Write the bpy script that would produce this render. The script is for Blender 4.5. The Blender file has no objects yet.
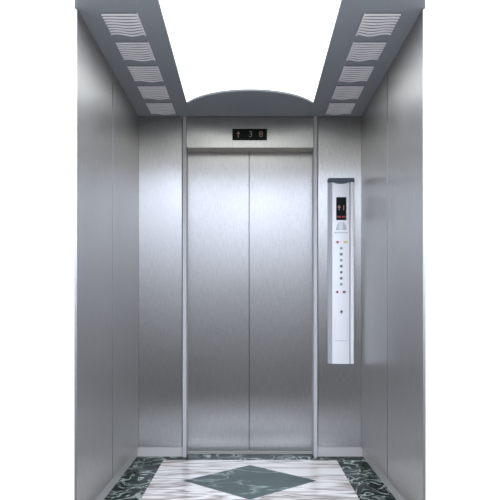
import bpy, bmesh, math
from mathutils import Vector, Matrix

C = bpy.context.scene.collection
SC = bpy.context.scene
R = math.radians

# ------------------------------------------------------------------ materials
def new_mat(name):
    m = bpy.data.materials.new(name); m.use_nodes = True
    nt = m.node_tree
    return m, nt, nt.nodes['Principled BSDF']

def plain(name, col, rough=0.5, metal=0.0, coat=0.0, emit=None, es=0.0):
    m, nt, b = new_mat(name)
    b.inputs['Base Color'].default_value = (*col, 1)
    b.inputs['Roughness'].default_value = rough
    b.inputs['Metallic'].default_value = metal
    b.inputs['Coat Weight'].default_value = coat
    if emit:
        b.inputs['Emission Color'].default_value = (*emit, 1)
        b.inputs['Emission Strength'].default_value = es
    # a very fine grain so that no surface is perfectly uniform
    n = nt.nodes.new('ShaderNodeTexNoise'); n.inputs['Scale'].default_value = 180
    tc = nt.nodes.new('ShaderNodeTexCoord')
    nt.links.new(tc.outputs['Object'], n.inputs['Vector'])
    mr = nt.nodes.new('ShaderNodeMapRange')
    mr.inputs['To Min'].default_value = max(0, rough - .05); mr.inputs['To Max'].default_value = min(1, rough + .05)
    nt.links.new(n.outputs['Fac'], mr.inputs['Value'])
    nt.links.new(mr.outputs['Result'], b.inputs['Roughness'])
    return m

def linen_steel(name, col, rough, coat=0.12, contrast=0.13, aniso=.9):
    """hairline / linen stainless: fine vertical threads crossed by finer horizontal ones"""
    m, nt, b = new_mat(name)
    N, L = nt.nodes, nt.links
    tc = N.new('ShaderNodeTexCoord')
    def noise(sc, detail=3):
        mp = N.new('ShaderNodeMapping'); mp.inputs['Scale'].default_value = sc
        L.new(tc.outputs['Object'], mp.inputs['Vector'])
        n = N.new('ShaderNodeTexNoise'); n.inputs['Scale'].default_value = 1.0
        n.inputs['Detail'].default_value = detail
        L.new(mp.outputs['Vector'], n.inputs['Vector']); return n
    v = noise((190, 190, 14)); h = noise((30, 30, 150)); big = noise((2.2, 2.2, 1.2), 1)
    a = N.new('ShaderNodeMath'); a.operation = 'MULTIPLY_ADD'; a.inputs[1].default_value = .65
    hh = N.new('ShaderNodeMath'); hh.operation = 'MULTIPLY'; hh.inputs[1].default_value = .35
    L.new(h.outputs['Fac'], hh.inputs[0])
    L.new(v.outputs['Fac'], a.inputs[0]); L.new(hh.outputs[0], a.inputs[2])
    mr = N.new('ShaderNodeMapRange'); mr.inputs['From Min'].default_value = .3; mr.inputs['From Max'].default_value = .7
    mr.inputs['To Min'].default_value = 1 - contrast; mr.inputs['To Max'].default_value = 1 + contrast
    L.new(a.outputs[0], mr.inputs['Value'])
    vm = N.new('ShaderNodeVectorMath'); vm.operation = 'SCALE'; vm.inputs[0].default_value = col
    L.new(mr.outputs['Result'], vm.inputs['Scale'])
    L.new(vm.outputs['Vector'], b.inputs['Base Color'])
    rr = N.new('ShaderNodeMapRange'); rr.inputs['To Min'].default_value = rough - .06; rr.inputs['To Max'].default_value = rough + .06
    L.new(big.outputs['Fac'], rr.inputs['Value']); L.new(rr.outputs['Result'], b.inputs['Roughness'])
    bp = N.new('ShaderNodeBump'); bp.inputs['Strength'].default_value = .06; bp.inputs['Distance'].default_value = .002
    L.new(a.outputs[0], bp.inputs['Height']); L.new(bp.outputs['Normal'], b.inputs['Normal'])
    b.inputs['Metallic'].default_value = 1.0
    b.inputs['Anisotropic'].default_value = aniso          # vertical hairlines spread reflections sideways
    ge = N.new('ShaderNodeNewGeometry'); cr = N.new('ShaderNodeVectorMath'); cr.operation = 'CROSS_PRODUCT'
    cr.inputs[0].default_value = (0, 0, 1); L.new(ge.outputs['Normal'], cr.inputs[1])
    L.new(cr.outputs['Vector'], b.inputs['Tangent'])
    b.inputs['Coat Weight'].default_value = coat
    b.inputs['Coat Roughness'].default_value = .04
    b.inputs['Coat IOR'].default_value = 1.5
    return m

def ramp(nt, stops):
    r = nt.nodes.new('ShaderNodeValToRGB')
    e = r.color_ramp.elements
    while len(e) > 1: e.remove(e[-1])
    e[0].position, e[0].color = stops[0][0], (*stops[0][1], 1)
    for p, c in stops[1:]:
        x = e.new(p); x.color = (*c, 1)
    return r

def green_marble(name, base, mid, vein, scale, width, seed, rough=.14, stretch=(1, 1, 1), rotz=0):
    m, nt, b = new_mat(name); N, L = nt.nodes, nt.links
    tc = N.new('ShaderNodeTexCoord'); mp = N.new('ShaderNodeMapping')
    mp.inputs['Location'].default_value = (seed, seed * .7, 0); mp.inputs['Scale'].default_value = stretch
    mp.inputs['Rotation'].default_value = (0, 0, rotz)
    L.new(tc.outputs['Object'], mp.inputs['Vector'])
    n = N.new('ShaderNodeTexNoise'); n.inputs['Scale'].default_value = scale; n.inputs['Detail'].default_value = 6
    n.inputs['Distortion'].default_value = 1.1; n.inputs['Roughness'].default_value = .5
    L.new(mp.outputs['Vector'], n.inputs['Vector'])
    w = width
    r1 = ramp(nt, [(.0, (0, 0, 0)), (.5 - w, (0, 0, 0)), (.5, (1, 1, 1)), (.5 + w, (0, 0, 0)), (1, (0, 0, 0))])
    L.new(n.outputs['Fac'], r1.inputs['Fac'])
    n2 = N.new('ShaderNodeTexNoise'); n2.inputs['Scale'].default_value = scale * .45; n2.inputs['Detail'].default_value = 4
    L.new(mp.outputs['Vector'], n2.inputs['Vector'])
    r2 = ramp(nt, [(.35, base), (.68, mid)])
    L.new(n2.outputs['Fac'], r2.inputs['Fac'])
    n3 = N.new('ShaderNodeTexNoise'); n3.inputs['Scale'].default_value = scale * .6; n3.inputs['Detail'].default_value = 2
    L.new(tc.outputs['Object'], n3.inputs['Vector'])
    r3 = ramp(nt, [(.36, (0, 0, 0)), (.6, (1, 1, 1))]); L.new(n3.outputs['Fac'], r3.inputs['Fac'])
    mu = N.new('ShaderNodeMath'); mu.operation = 'MULTIPLY'
    L.new(r1.outputs['Color'], mu.inputs[0]); L.new(r3.outputs['Color'], mu.inputs[1])
    mx = N.new('ShaderNodeMix'); mx.data_type = 'RGBA'
    L.new(mu.outputs[0], mx.inputs['Factor']); L.new(r2.outputs['Color'], mx.inputs['A'])
    mx.inputs['B'].default_value = (*vein, 1)
    L.new(mx.outputs['Result'], b.inputs['Base Color'])
    b.inputs['Roughness'].default_value = rough
    b.inputs['IOR'].default_value = 1.06
    return m

def white_marble(name):
    m, nt, b = new_mat(name); N, L = nt.nodes, nt.links
    tc = N.new('ShaderNodeTexCoord'); mp = N.new('ShaderNodeMapping')
    mp.inputs['Rotation'].default_value = (0, 0, R(17)); mp.inputs['Scale'].default_value = (.42, 2.2, 1)
    L.new(tc.outputs['Object'], mp.inputs['Vector'])
    n = N.new('ShaderNodeTexNoise'); n.inputs['Scale'].default_value = 1.9; n.inputs['Detail'].default_value = 4
    n.inputs['Roughness'].default_value = .55; n.inputs['Distortion'].default_value = .5
    L.new(mp.outputs['Vector'], n.inputs['Vector'])
    r = ramp(nt, [(.28, (.20, .165, .145)), (.35, (.46, .40, .36)), (.39, (.86, .83, .79)), (.44, (.90, .88, .85)), (.475, (.24, .19, .165)),
                  (.51, (.74, .69, .65)), (.55, (.93, .91, .88)), (.60, (.33, .275, .245)), (.65, (.80, .76, .72)), (.75, (.92, .91, .89))])
    L.new(n.outputs['Fac'], r.inputs['Fac']); L.new(r.outputs['Color'], b.inputs['Base Color'])
    b.inputs['Roughness'].default_value = .2
    b.inputs['IOR'].default_value = 1.25
    return m

STEEL = linen_steel('linen stainless steel', (.53, .523, .505), .385)
STEEL_SIDE = linen_steel('side wall linen steel', (.515, .51, .495), .39, aniso=.65)
TRIM = plain('satin jamb metal', (.50, .50, .50), .45, .3)
TRANSOM = plain('transom underside steel', (.50, .50, .47), .5, .6)
SILL = plain('sill aluminium', (.40, .40, .39), .5, .5)
KICK = plain('satin kick plate', (.56, .54, .51), .45, .3)
SOFFIT = plain('blue grey satin ceiling metal', (.215, .240, .270), .5, 0.0)
SHADOW = plain('dark joint filler', (.012, .014, .013), .8)
SLAT = plain('pale grille enamel', (.68, .69, .72), .5, .0)
GRILLE_BACK = plain('grille plenum grey', (.20, .22, .25), .6)
DIFFUSER = plain('luminous acrylic', (.9, .92, .93), .5, emit=(.965, 1.0, 1.0), es=1.9)
BLACK = plain('black display glass', (.006, .008, .007), .25); BLACK.node_tree.nodes['Principled BSDF'].inputs['IOR'].default_value = 1.15
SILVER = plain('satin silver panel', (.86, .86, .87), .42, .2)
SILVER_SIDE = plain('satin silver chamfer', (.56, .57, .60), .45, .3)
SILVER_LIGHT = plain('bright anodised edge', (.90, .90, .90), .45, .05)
GROOVE = plain('grey groove', (.36, .36, .39), .6)
CAP = plain('slate blue plastic', (.075, .085, .125), .45)
BUTTON = plain('button collar', (.52, .53, .56), .35, .6)
MARK = plain('button legend grey', (.09, .09, .10), .5)
MARK_LIGHT = plain('button legend pale grey', (.30, .31, .33), .5)
RED = plain('red legend', (.32, .06, .07), .45)
RED_GLOW = plain('red ring', (.85, .55, .56), .4)
YELLOW = plain('yellow green legend', (.62, .60, .34), .45)
YELLOW_PALE = plain('pale yellow rim', (.86, .84, .66), .45)
LED_RED = plain('red led', (.2, .02, .02), .5, emit=(1.0, .13, .12), es=.13)
LED_WHITE = plain('pale led', (.2, .1, .1), .5, emit=(1.0, .45, .42), es=.17)
LED_AMBER = plain('amber led', (.1, .06, .05), .5, emit=(.75, .52, .45), es=.08)
LED_GREEN = plain('dim led', (.06, .06, .05), .5, emit=(.55, .62, .52), es=.07)
GREEN = green_marble('dark green marble', (.003, .008, .007), (.016, .034, .030), (.52, .62, .57), 6.5, .042, 3.1, stretch=(1.2, 1, 1), rotz=R(30))
DIAMOND = green_marble('sea green marble', (.050, .085, .082), (.115, .165, .160), (.36, .46, .43), 1.7, .022, 5.9, stretch=(1, 1.8, 1), rotz=R(-25))
MARBLE = white_marble('white veined marble')

# ------------------------------------------------------------------ mesh helpers
def add_box(bm, x0, x1, y0, y1, z0, z1, mi=0):
    vs = [bm.verts.new((x, y, z)) for z in (z0, z1) for y in (y0, y1) for x in (x0, x1)]
    for q in ((0, 2, 3, 1), (4, 5, 7, 6), (0, 1, 5, 4), (2, 6, 7, 3), (0, 4, 6, 2), (1, 3, 7, 5)):
        f = bm.faces.new([vs[i] for i in q]); f.material_index = mi

def add_prism(bm, pts, d, to3, mi=0):
    """extrude a 2-D outline: to3(u, v, t) maps to space, t from 0 to d"""
    n = len(pts)
    a = [bm.verts.new(to3(u, v, 0)) for u, v in pts]
    b = [bm.verts.new(to3(u, v, d)) for u, v in pts]
    fs = [bm.faces.new(a[::-1]), bm.faces.new(b)]
    for i in range(n):
        j = (i + 1) % n
        fs.append(bm.faces.new((a[i], a[j], b[j], b[i])))
    for f in fs: f.material_index = mi

def circle(cx, cz, r, n=24):
    return [(cx + r * math.cos(2 * math.pi * i / n), cz + r * math.sin(2 * math.pi * i / n)) for i in range(n)]

def rounded(x0, x1, z0, z1, r, n=4):
    out = []
    for cx, cz, a0 in ((x1 - r, z1 - r, 0), (x0 + r, z1 - r, 90), (x0 + r, z0 + r, 180), (x1 - r, z0 + r, 270)):
        for i in range(n + 1):
            a = R(a0 + 90 * i / n); out.append((cx + r * math.cos(a), cz + r * math.sin(a)))
    return out

def obj(name, bm, mats, parent=None, bevel=0.0, smooth=False):
    bmesh.ops.recalc_face_normals(bm, faces=bm.faces)
    me = bpy.data.meshes.new(name); bm.to_mesh(me); bm.free()
    for m in (mats if isinstance(mats, (list, tuple)) else [mats]): me.materials.append(m)
    o = bpy.data.objects.new(name, me); C.objects.link(o)
    if parent: 
        o.parent = parent
        # geometry is written in world space: undo the offset of the thing's (and part's) origin
        off = Vector((0, 0, 0)); p = parent
        while p: off += p.location; p = p.parent
        o.data.transform(Matrix.Translation(-off))
    if bevel:
        md = o.modifiers.new('bevel', 'BEVEL'); md.width = bevel; md.segments = 2; md.limit_method = 'ANGLE'
    if smooth:
        for p in me.polygons: p.use_smooth = True
    return o

def box(name, x0, x1, y0, y1, z0, z1, mat, parent=None, bevel=0.0):
    bm = bmesh.new(); add_box(bm, x0, x1, y0, y1, z0, z1)
    return obj(name, bm, mat, parent, bevel)

def struct(o): o['kind'] = 'structure'; return o

def thing(name, label, cat, loc, group=None):
    o = bpy.data.objects.new(name, None); C.objects.link(o)
    o.location = loc; o.empty_display_size = .05
    o['label'] = label; o['category'] = cat
    if group: o['group'] = group
    return o

def text_mesh(name, s, size, x, y, z, mat, parent, depth=.0006, sx=1.0):
    cu = bpy.data.curves.new(name, 'FONT'); cu.body = s; cu.size = size
    cu.align_x = 'CENTER'; cu.align_y = 'CENTER'; cu.extrude = depth
    t = bpy.data.objects.new('tmp_text', cu); C.objects.link(t)
    dg = bpy.context.evaluated_depsgraph_get(); dg.update()
    me = bpy.data.meshes.new_from_object(t.evaluated_get(dg))
    bpy.data.objects.remove(t)
    me.transform(Matrix.Translation((x, y, z)) @ Matrix.Rotation(R(90), 4, 'X') @ Matrix.Diagonal((sx, 1, 1, 1)))
    bm = bmesh.new(); bm.from_mesh(me); bpy.data.meshes.remove(me)
    return obj(name, bm, mat, parent)

# ------------------------------------------------------------------ dimensions (metres); doors at y = 0, car runs towards -y
HW, H = .80, 2.45
END = -1.715            # open end of the car
JO, JI = .485, .4575     # door jamb outer / inner
REC = .13               # door recess
ZT = 2.226              # underside of the transom
KH = .075               # kick plate height
KR = .014               # kick plate set-back

# ------------------------------------------------------------------ floor
bm = bmesh.new()
fl = -1.745
bw, by = .61, -.097     # inner edge of the dark border
add_box(bm, -.83, .83, fl, .17, -.05, -.006, 3)              # bed
def slab(pts, mi): add_prism(bm, pts, .006, lambda u, v, t: (u, v, -.006 + t), mi)
g = .0008
slab([(-HW - .016, fl), (-bw - g, fl), (-bw - g, .017), (-HW - .016, .017)], 0)
slab([(bw + g, fl), (HW + .016, fl), (HW + .016, .017), (bw + g, .017)], 0)
slab([(-bw, by + g), (bw, by + g), (bw, .017), (-bw, .017)], 0)
slab([(-JI, .017), (JI, .017), (JI, .098), (-JI, .098)], 0)
dx, yc, dy = .414, -.669, .419
# white field in four pieces around the diamond
slab([(-bw, by), (-bw, yc), (-dx, yc), (0, yc + dy), (0, by)], 1)
slab([(bw, by), (0, by), (0, yc + dy), (dx, yc), (bw, yc)], 1)
slab([(-bw, yc), (-bw, fl), (0, fl), (0, yc - dy), (-dx, yc)], 1)
slab([(bw, yc), (dx, yc), (0, yc - dy), (0, fl), (bw, fl)], 1)
slab([(-dx, yc), (0, yc - dy), (dx, yc), (0, yc + dy)], 2)
floor = struct(obj('floor', bm, [GREEN, MARBLE, DIAMOND, SHADOW]))

# ------------------------------------------------------------------ side walls (two sheet panels each, joint between)
SEAM = -.915
for s, nm in ((-1, 'left'), (1, 'right')):
    bm = bmesh.new()
    def bxs(a, b, y0, y1, z0, z1, mi): add_box(bm, min(s * a, s * b), max(s * a, s * b), y0, y1, z0, z1, mi)
    bxs(HW, HW + .012, SEAM + .008, -.003, KH, H + .04, 0)
    bxs(HW, HW + .012, END, SEAM - .008, KH, H + .04, 0)
    bxs(HW + .0025, HW + .009, SEAM - .0085, SEAM + .0085, KH + .002, H + .03, 1)
    bxs(HW + .009, HW + .0118, END + .02, .02, KH, H + .04, 1)
    struct(obj('wall_' + nm, bm, [STEEL_SIDE, SHADOW]))
    bm = bmesh.new()
    add_box(bm, min(s * (HW + KR), s * (HW + KR + .008)), max(s * (HW + KR), s * (HW + KR + .008)), END + .004, .016, 0, KH - .001)
    struct(obj('baseboard_' + nm, bm, KICK))

# ------------------------------------------------------------------ front wall around the doors
bm = bmesh.new()
for s in (-1, 1):
    a, b = sorted((s * (JO + .006), s * (HW - .0005)))
    add_box(bm, a, b, 0, .012, KH, H - .004, 0)
    a, b = sorted((s * JO, s * (HW + .03)))
    add_box(bm, a, b, .024, .04, 0, H + .04, 1)                # back sheet seen in the joints
add_box(bm, -JI + .0015, JI - .0015, 0, REC - .004, ZT, H - .004, 0)   # transom box with its soffit
add_box(bm, -JI, JI, REC, REC + .05, ZT + .02, H + .04, 1)
bmesh.ops.recalc_face_normals(bm, faces=bm.faces)
for f in bm.faces:
    if f.normal.z < -.9 and f.calc_center_median().z > 2: f.material_index = 2
struct(obj('wall_front', bm, [STEEL, SHADOW, TRANSOM]))
bm = bmesh.new()
for s in (-1, 1):
    a, b = sorted((s * (JO + .003), s * (HW + KR - .001)))
    add_box(bm, a, b, KR, KR + .008, 0, KH - .001)
struct(obj('baseboard_front', bm, KICK))
for i, s in enumerate((-1, 1)):
    a, b = sorted((s * JI, s * JO))
    struct(box('trim_%d' % (i + 1), a, b, -.006, REC + .03, 0, H - .001, TRIM, bevel=.0015))

# door (two sliding leaves) and its sill
door = bpy.data.objects.new('door_1', None); C.objects.link(door); door.location = (0, REC, .01); struct(door)
XS = -.006
box('door_panel', -JI - .02, XS - .002, REC, REC + .028, .012, ZT + .03, STEEL, door, .001)
box('door_panel', XS + .002, JI + .02, REC, REC + .028, .012, ZT + .03, STEEL, door, .001)
box('seal', XS - .02, XS + .02, REC + .029, REC + .034, .012, ZT + .03, SHADOW, door)
bm = bmesh.new()
add_box(bm, -JI, JI, .098, .112, -.006, .004); add_box(bm, -JI, JI, .118, .17, -.006, .004); add_box(bm, -JI, JI, .112, .118, -.006, -.001)
struct(obj('trim_3', bm, SILL))

# ------------------------------------------------------------------ ceiling
EDGE = .430
CY0 = -1.86
def arc(n=28):
    ys, ym = -.289, -.556
    c = EDGE; sag = ys - ym
    rad = (c * c + sag * sag) / (2 * sag); cy = ym + rad
    a = math.asin(c / rad)
    return [(rad * math.sin(t), cy - rad * math.cos(t)) for t in [-a + 2 * a * i / n for i in range(n + 1)]]
bm = bmesh.new()
up = lambda u, v, t: (u, v, H + t)
add_prism(bm, [(-HW - .011, END), (-.771, CY0), (-EDGE + .017, CY0), (-EDGE, .03), (-HW - .011, .03)], .012, up, 0)
add_prism(bm, [(EDGE - .017, CY0), (.771, CY0), (HW + .011, END), (HW + .011, .03), (EDGE, .03)], .012, up, 0)
add_prism(bm, [(x * .994, y) for x, y in arc()] + [(EDGE - .0025, .03), (-EDGE + .0025, .03)], .012, up, 0)
add_prism(bm, [(-EDGE + .002, CY0), (EDGE - .002, CY0), (EDGE - .002, CY0 + .04), (-EDGE + .002, CY0 + .04)], .012, up, 0)
add_box(bm, -HW - .01, HW + .01, END, .16, H + .06, H + .07, 1)
for s in (-1, 1):
    a, b = sorted((s * (EDGE + .05), s * (EDGE + .06))); add_box(bm, a, b, CY0, .1, H + .012, H + .06, 1)
add_box(bm, -EDGE - .05, EDGE + .05, CY0, CY0 + .01, H + .012, H + .06, 1)
struct(obj('ceiling', bm, [SOFFIT, SHADOW]))

lamp = thing('ceiling_light', 'large glowing white ceiling light panel with curved end between grey soffits', 'ceiling light', (0, -1.0, H + .013))
bm = bmesh.new(); add_box(bm, -EDGE - .03, EDGE + .03, CY0 + .012, -.20, H + .014, H + .020)
obj('diffuser', bm, DIFFUSER, lamp)
bm = bmesh.new()
add_box(bm, -EDGE - .03, EDGE + .03, CY0 + .012, -.20, H + .050, H + .054)
for a, b in ((-EDGE - .034, -EDGE - .0305), (EDGE + .0305, EDGE + .034)): add_box(bm, a, b, CY0 + .012, -.20, H + .014, H + .054)
obj('housing', bm, SLAT, lamp)

# ------------------------------------------------------------------ ceiling grilles
VX, VW, VL, NS = .614, .172, .256, 8
def make_vent(label):
    root = thing('ceiling_vent', label, 'vent', (0, 0, 0), 'slatted vents in the ceiling soffits')
    bm = bmesh.new()
    x0, x1, y0, y1 = -VW / 2, VW / 2, -VL / 2, VL / 2
    wave = lambda u, k: k * .013 * math.sin(2 * math.pi * (u * 1.15 + .55))
    n = 16
    near = [(x0 + VW * i / n, y0 + .002) for i in range(n + 1)]
    far = [(x0 + VW * i / n, y1 - .004 + wave(i / n, 1)) for i in range(n, -1, -1)]
    add_prism(bm, near + far, .003, lambda u, v, t: (u, v, -.003 + t))
    obj('back_plate', bm, GRILLE_BACK, root)
    for j in range(NS):
        bm = bmesh.new()          # rounded bar following the wave
        yb = y0 + (j + .5) * VL / NS; k = j / (NS - 1); hw = .0085
        rows = []
        for i in range(n + 1):
            rows.append([bm.verts.new((x0 + VW * i / n, yb - hw * math.cos(math.pi * q / 8) + wave(i / n, k), -.002 - .0062 * math.sin(math.pi * q / 8))) for q in range(9)])
        for i in range(n):
            for q in range(8): bm.faces.new((rows[i][q], rows[i][q + 1], rows[i + 1][q + 1], rows[i + 1][q]))
            bm.faces.new((rows[i][8], rows[i][0], rows[i + 1][0], rows[i + 1][8]))
        bm.faces.new(rows[0]); bm.faces.new(rows[-1][::-1])
        obj('slat', bm, SLAT, root)
    # thin rail that ties the slat ends together on the side of the light
    bm = bmesh.new(); add_box(bm, x1 - .004, x1 + .002, y0, y1 - .004, -.007, -.001)
    obj('side_rail', bm, SLAT, root)
    return root
def dup(root, label):
    r = root.copy(); C.objects.link(r); r['label'] = label
    for ch in list(root.children):
        c = ch.copy(); C.objects.link(c); c.parent = r
    return r
WORDS = ['nearest the doors', 'second from the doors', 'third from the doors, middle of its row', 'fourth from the doors', 'farthest from the doors']
YS = [-.192, -.530, -.866, -1.207, -1.543]
proto = None
for s, side in ((-1, 'left'), (1, 'right')):
    for w, y in zip(WORDS, YS):
        lab = 'pale slatted vent in the %s ceiling soffit, %s' % (side, w)
        if proto is None: o = proto = make_vent(lab)
        else: o = dup(proto, lab)
        o.location = (s * VX + (.010 if s > 0 else 0), y, H)
        if s > 0: o.scale.x = -1

# ------------------------------------------------------------------ floor indicator over the doors
ind = thing('floor_indicator', 'small black floor indicator display above the lift doors', 'display', (0, 0, 2.29))
Zc = 1.05 + (311 - 134.6) / 139.0
xa, xb = (232.3 - 250) / 139, (267 - 250) / 139
bm = bmesh.new(); add_prism(bm, rounded(xa, xb, Zc - .041, Zc + .041, .003), .004, lambda u, v, t: (u, -t, v))
scr = obj('screen', bm, BLACK, ind)
bm = bmesh.new()
ax = (238.3 - 250) / 139
add_prism(bm, [(ax - .004, Zc - .022), (ax + .004, Zc - .022), (ax + .004, Zc + .004), (ax + .013, Zc + .004), (ax, Zc + .024), (ax - .013, Zc + .004), (ax - .004, Zc + .004)],
          .0008, lambda u, v, t: (u, -.004 - t, v))
obj('arrow', bm, LED_AMBER, scr)
text_mesh('digit', '3', .062, (250.6 - 250) / 139, -.0046, Zc, LED_GREEN, scr)
text_mesh('digit', '8', .062, (261 - 250) / 139, -.0046, Zc, LED_AMBER, scr)

# ------------------------------------------------------------------ car operating panel
S = 139.0 * 1.008
def px(x): return (x - 250) / S
def pz(y): return 1.05 + (311 - y) / S
X0, X1 = px(328.2), px(354.2)
Z0, Z1 = pz(363.8), pz(181.8)
panel = thing('control_panel', 'tall narrow silver lift control panel with buttons on the wall beside the doors', 'control panel', (px(341), 0, Z0))
XL, XR, XG = px(332.3), px(349.3), px(350.6)
D = .040
ext = lambda u, v, t: (u, v, Z0 + t)
HH = Z1 - Z0
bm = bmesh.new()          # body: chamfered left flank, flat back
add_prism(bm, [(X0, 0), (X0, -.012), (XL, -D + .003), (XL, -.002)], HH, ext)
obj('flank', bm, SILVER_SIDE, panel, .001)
bm = bmesh.new()
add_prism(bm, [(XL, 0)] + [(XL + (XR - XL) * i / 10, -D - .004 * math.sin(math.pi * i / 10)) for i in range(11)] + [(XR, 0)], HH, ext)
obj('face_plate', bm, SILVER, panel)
bm = bmesh.new(); add_prism(bm, [(XR, 0), (XR, -D + .008), (XG, -D + .008), (XG, 0)], HH, ext)
obj('groove', bm, GROOVE, panel)
bm = bmesh.new(); add_prism(bm, [(XG, 0), (XG, -D), (X1 - .004, -D + .002), (X1, -D + .008), (X1, 0)], HH, ext)
obj('edge_strip', bm, SILVER_LIGHT, panel, .001)
bm = bmesh.new()          # top cap with sagging lip
n = 16
lip = [(XL - .01 + (XR - XL + .018) * i / n, Z1 - .016 * math.sin(math.pi * i / n)) for i in range(n + 1)]
zc = pz(178.2)
add_prism(bm, [(X0 - .001, Z1)] + lip + [(X1 + .001, Z1), (X1 + .001, zc - .003), (X1 - .003, zc), (X0 + .003, zc), (X0 - .001, zc - .003)], D + .010, lambda u, v, t: (u, -t, v))
obj('top_cap', bm, CAP, panel, .001)
YF = -D - .0042
toF = lambda y0: (lambda u, v, t: (u, y0 - t, v))
bm = bmesh.new(); add_prism(bm, rounded(px(336.1), px(346.2), pz(220.2), pz(197.3), .002), .003, toF(YF + .002))
scr = obj('display_screen', bm, BLACK, panel)
yl = YF - .0012
bm = bmesh.new(); ax, az = px(339), pz(207.7)
add_prism(bm, [(ax - .003, az - .020), (ax + .003, az - .020), (ax + .003, az), (ax + .0125, az), (ax, az + .018), (ax - .0125, az), (ax - .003, az)], .0008, toF(yl))
obj('arrow', bm, LED_WHITE, scr)
text_mesh('digit', '1', .052, px(343.6), yl - .0004, pz(208.2), LED_WHITE, scr)
bm = bmesh.new()
for (a, b) in ((336.9, 338.2), (338.5, 339.6), (339.9, 340.7), (341.9, 343.0), (343.3, 344.4), (344.7, 345.4)):
    add_prism(bm, rounded(px(a), px(b), pz(217.9), pz(216.1), .001), .0008, toF(yl))
obj('message_line', bm, LED_RED, scr)
# loudspeaker holes in a half-round field
bm = bmesh.new()
for r_ in range(7):
    z = pz(229.6) + r_ * .0082
    half = .0335 * math.sqrt(max(0, 1 - (r_ / 7.3) ** 2))
    k = int(half / .0052)
    for q in range(-k, k + 1):
        add_prism(bm, circle(px(341.2) + q * .0058, z, .0020, 8), .0006, toF(YF + .0008))
add_prism(bm, [(px(341.2) + .037 * math.cos(R(a)), pz(230.2) + .058 * math.sin(R(a))) for a in range(0, 181, 12)], .0012, toF(YF + .0018), 1)
sp = obj('speaker_grille', bm, [MARK_LIGHT, SILVER_SIDE], panel); sp['label'] = 'half round field of small loudspeaker holes'
bm = bmesh.new(); add_prism(bm, rounded(px(334.2), px(347.8), pz(233.4), pz(232.1), .002), .0016, toF(YF + .001))
obj('divider', bm, BUTTON, panel)

def button(xc, yc_, w, h, cap_mat, ring_mat, round_=True, label=None):
    bm = bmesh.new()
    add_prism(bm, rounded(px(xc) - w / 2, px(xc) + w / 2, pz(yc_) - h / 2, pz(yc_) + h / 2, min(w, h) * (.46 if round_ else .15), 5), .004, toF(YF + .0025))
    b = obj('button', bm, ring_mat, panel, .0006)
    if label: b['label'] = label
    k = .66
    bm = bmesh.new()
    add_prism(bm, rounded(px(xc) - w * k / 2, px(xc) + w * k / 2, pz(yc_) - h * k / 2, pz(yc_) + h * k / 2, min(w, h) * k * (.4 if round_ else .15), 5), .001, toF(YF - .0015))
    obj('legend', bm, cap_mat, b)
button(337.4, 242.2, .026, .020, RED, RED_GLOW, True, 'red alarm button')
button(345.2, 242.0, .034, .020, YELLOW, YELLOW_PALE, False, 'yellow green call button')
for i in range(7):
    button(341.1, 248.3 + 6.0 * i, .022, .020, (MARK_LIGHT if i in (0, 2, 6) else MARK), BUTTON, i % 2 == 0)
button(337.1, 292.0, .024, .020, MARK, RED_GLOW, True, 'door button with a reddish rim')
button(344.1, 292.0, .028, .020, MARK, RED_GLOW, False)
# key switch
bm = bmesh.new(); add_prism(bm, circle(px(341.3), pz(311.8), .012), .003, toF(YF + .002))
key = obj('key_switch', bm, BUTTON, panel)
bm = bmesh.new(); add_prism(bm, circle(px(341.3), pz(311.4), .007, 16), .0008, toF(YF - .001)); add_box(bm, px(341.3) - .0025, px(341.3) + .0025, YF - .0018, YF - .001, pz(313.6), pz(311.4))
obj('keyhole', bm, MARK, key)
# service flap outline near the bottom
bm = bmesh.new()
fx0, fx1, fz0, fz1 = px(334.6), px(347.4), pz(341.0), pz(318)
t = .0022
add_box(bm, fx0, fx1, YF, YF + .003, fz0, fz0 + t * 1.6)
add_box(bm, fx0, fx0 + t * .5, YF, YF + .003, fz0, fz1); add_box(bm, fx1 - t * .5, fx1, YF, YF + .003, fz0, fz1)
obj('service_flap_edge', bm, SILVER_SIDE, panel)

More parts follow.
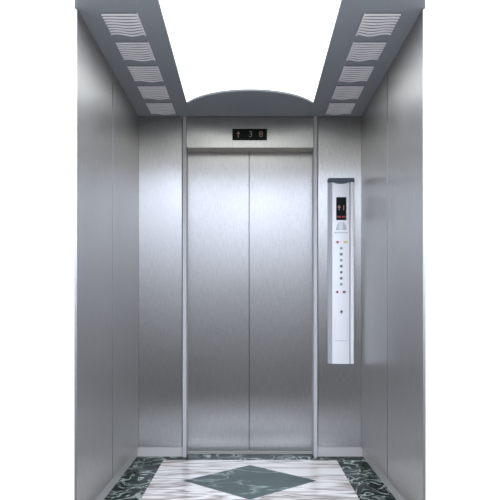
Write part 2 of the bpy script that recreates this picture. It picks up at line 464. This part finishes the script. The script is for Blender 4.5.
# ------------------------------------------------------------------ world: plain white put in beyond, made-up light bands behind the viewer
w = bpy.data.worlds.new('made_up_surround'); SC.world = w; w.use_nodes = True
nt = w.node_tree; N, L = nt.nodes, nt.links
bg = N['Background']
tc = N.new('ShaderNodeTexCoord'); sx = N.new('ShaderNodeSeparateXYZ'); L.new(tc.outputs['Generated'], sx.inputs[0])
mr = N.new('ShaderNodeMapRange'); mr.inputs['From Min'].default_value = -1; mr.inputs['From Max'].default_value = 1
L.new(sx.outputs['Z'], mr.inputs['Value'])
added_bands = ramp(nt, [(.0, (1.5, 1.53, 1.6)), (.23, (1.6, 1.53, 1.6)), (.33, (.055, .055, .046)), (.46, (.075, .075, .066)), (.518, (.16, .16, .155)), (.56, (1.75, 1.85, 2.15)), (.61, (5.7, 6.3, 7.9)), (.69, (4.9, 5.35, 6.3)), (.8, (1.5, 1.5, 1.52)), (1, (.9, .9, .9))])  # added light: bright band shapes the wall gradient, lowest one lifts the soffits
L.new(mr.outputs['Result'], added_bands.inputs['Fac'])
f = N.new('ShaderNodeMapRange'); f.inputs['From Min'].default_value = .25; f.inputs['From Max'].default_value = .5
L.new(sx.outputs['Y'], f.inputs['Value'])
mx = N.new('ShaderNodeMix'); mx.data_type = 'RGBA'
L.new(f.outputs['Result'], mx.inputs['Factor']); L.new(added_bands.outputs['Color'], mx.inputs['A']); mx.inputs['B'].default_value = (1.15, 1.15, 1.15, 1)
L.new(mx.outputs['Result'], bg.inputs['Color']); bg.inputs['Strength'].default_value = 1.0

# ------------------------------------------------------------------ camera
cam = bpy.data.cameras.new('camera'); co = bpy.data.objects.new('camera', cam); C.objects.link(co)
co.location = (0, -4.8, 1.05); co.rotation_euler = (R(90), 0, 0)
cam.sensor_width = 36; cam.lens = 36 * 4.8 * 139.0 / 500.0
cam.shift_y = 61 / 500
cam.clip_start = .05
SC.camera = co
vs = SC.view_settings
vs.view_transform = 'Standard'; vs.look = 'None'; vs.gamma = 1; vs.exposure = 0
vs.use_curve_mapping = False
SC.cycles.max_bounces = 12
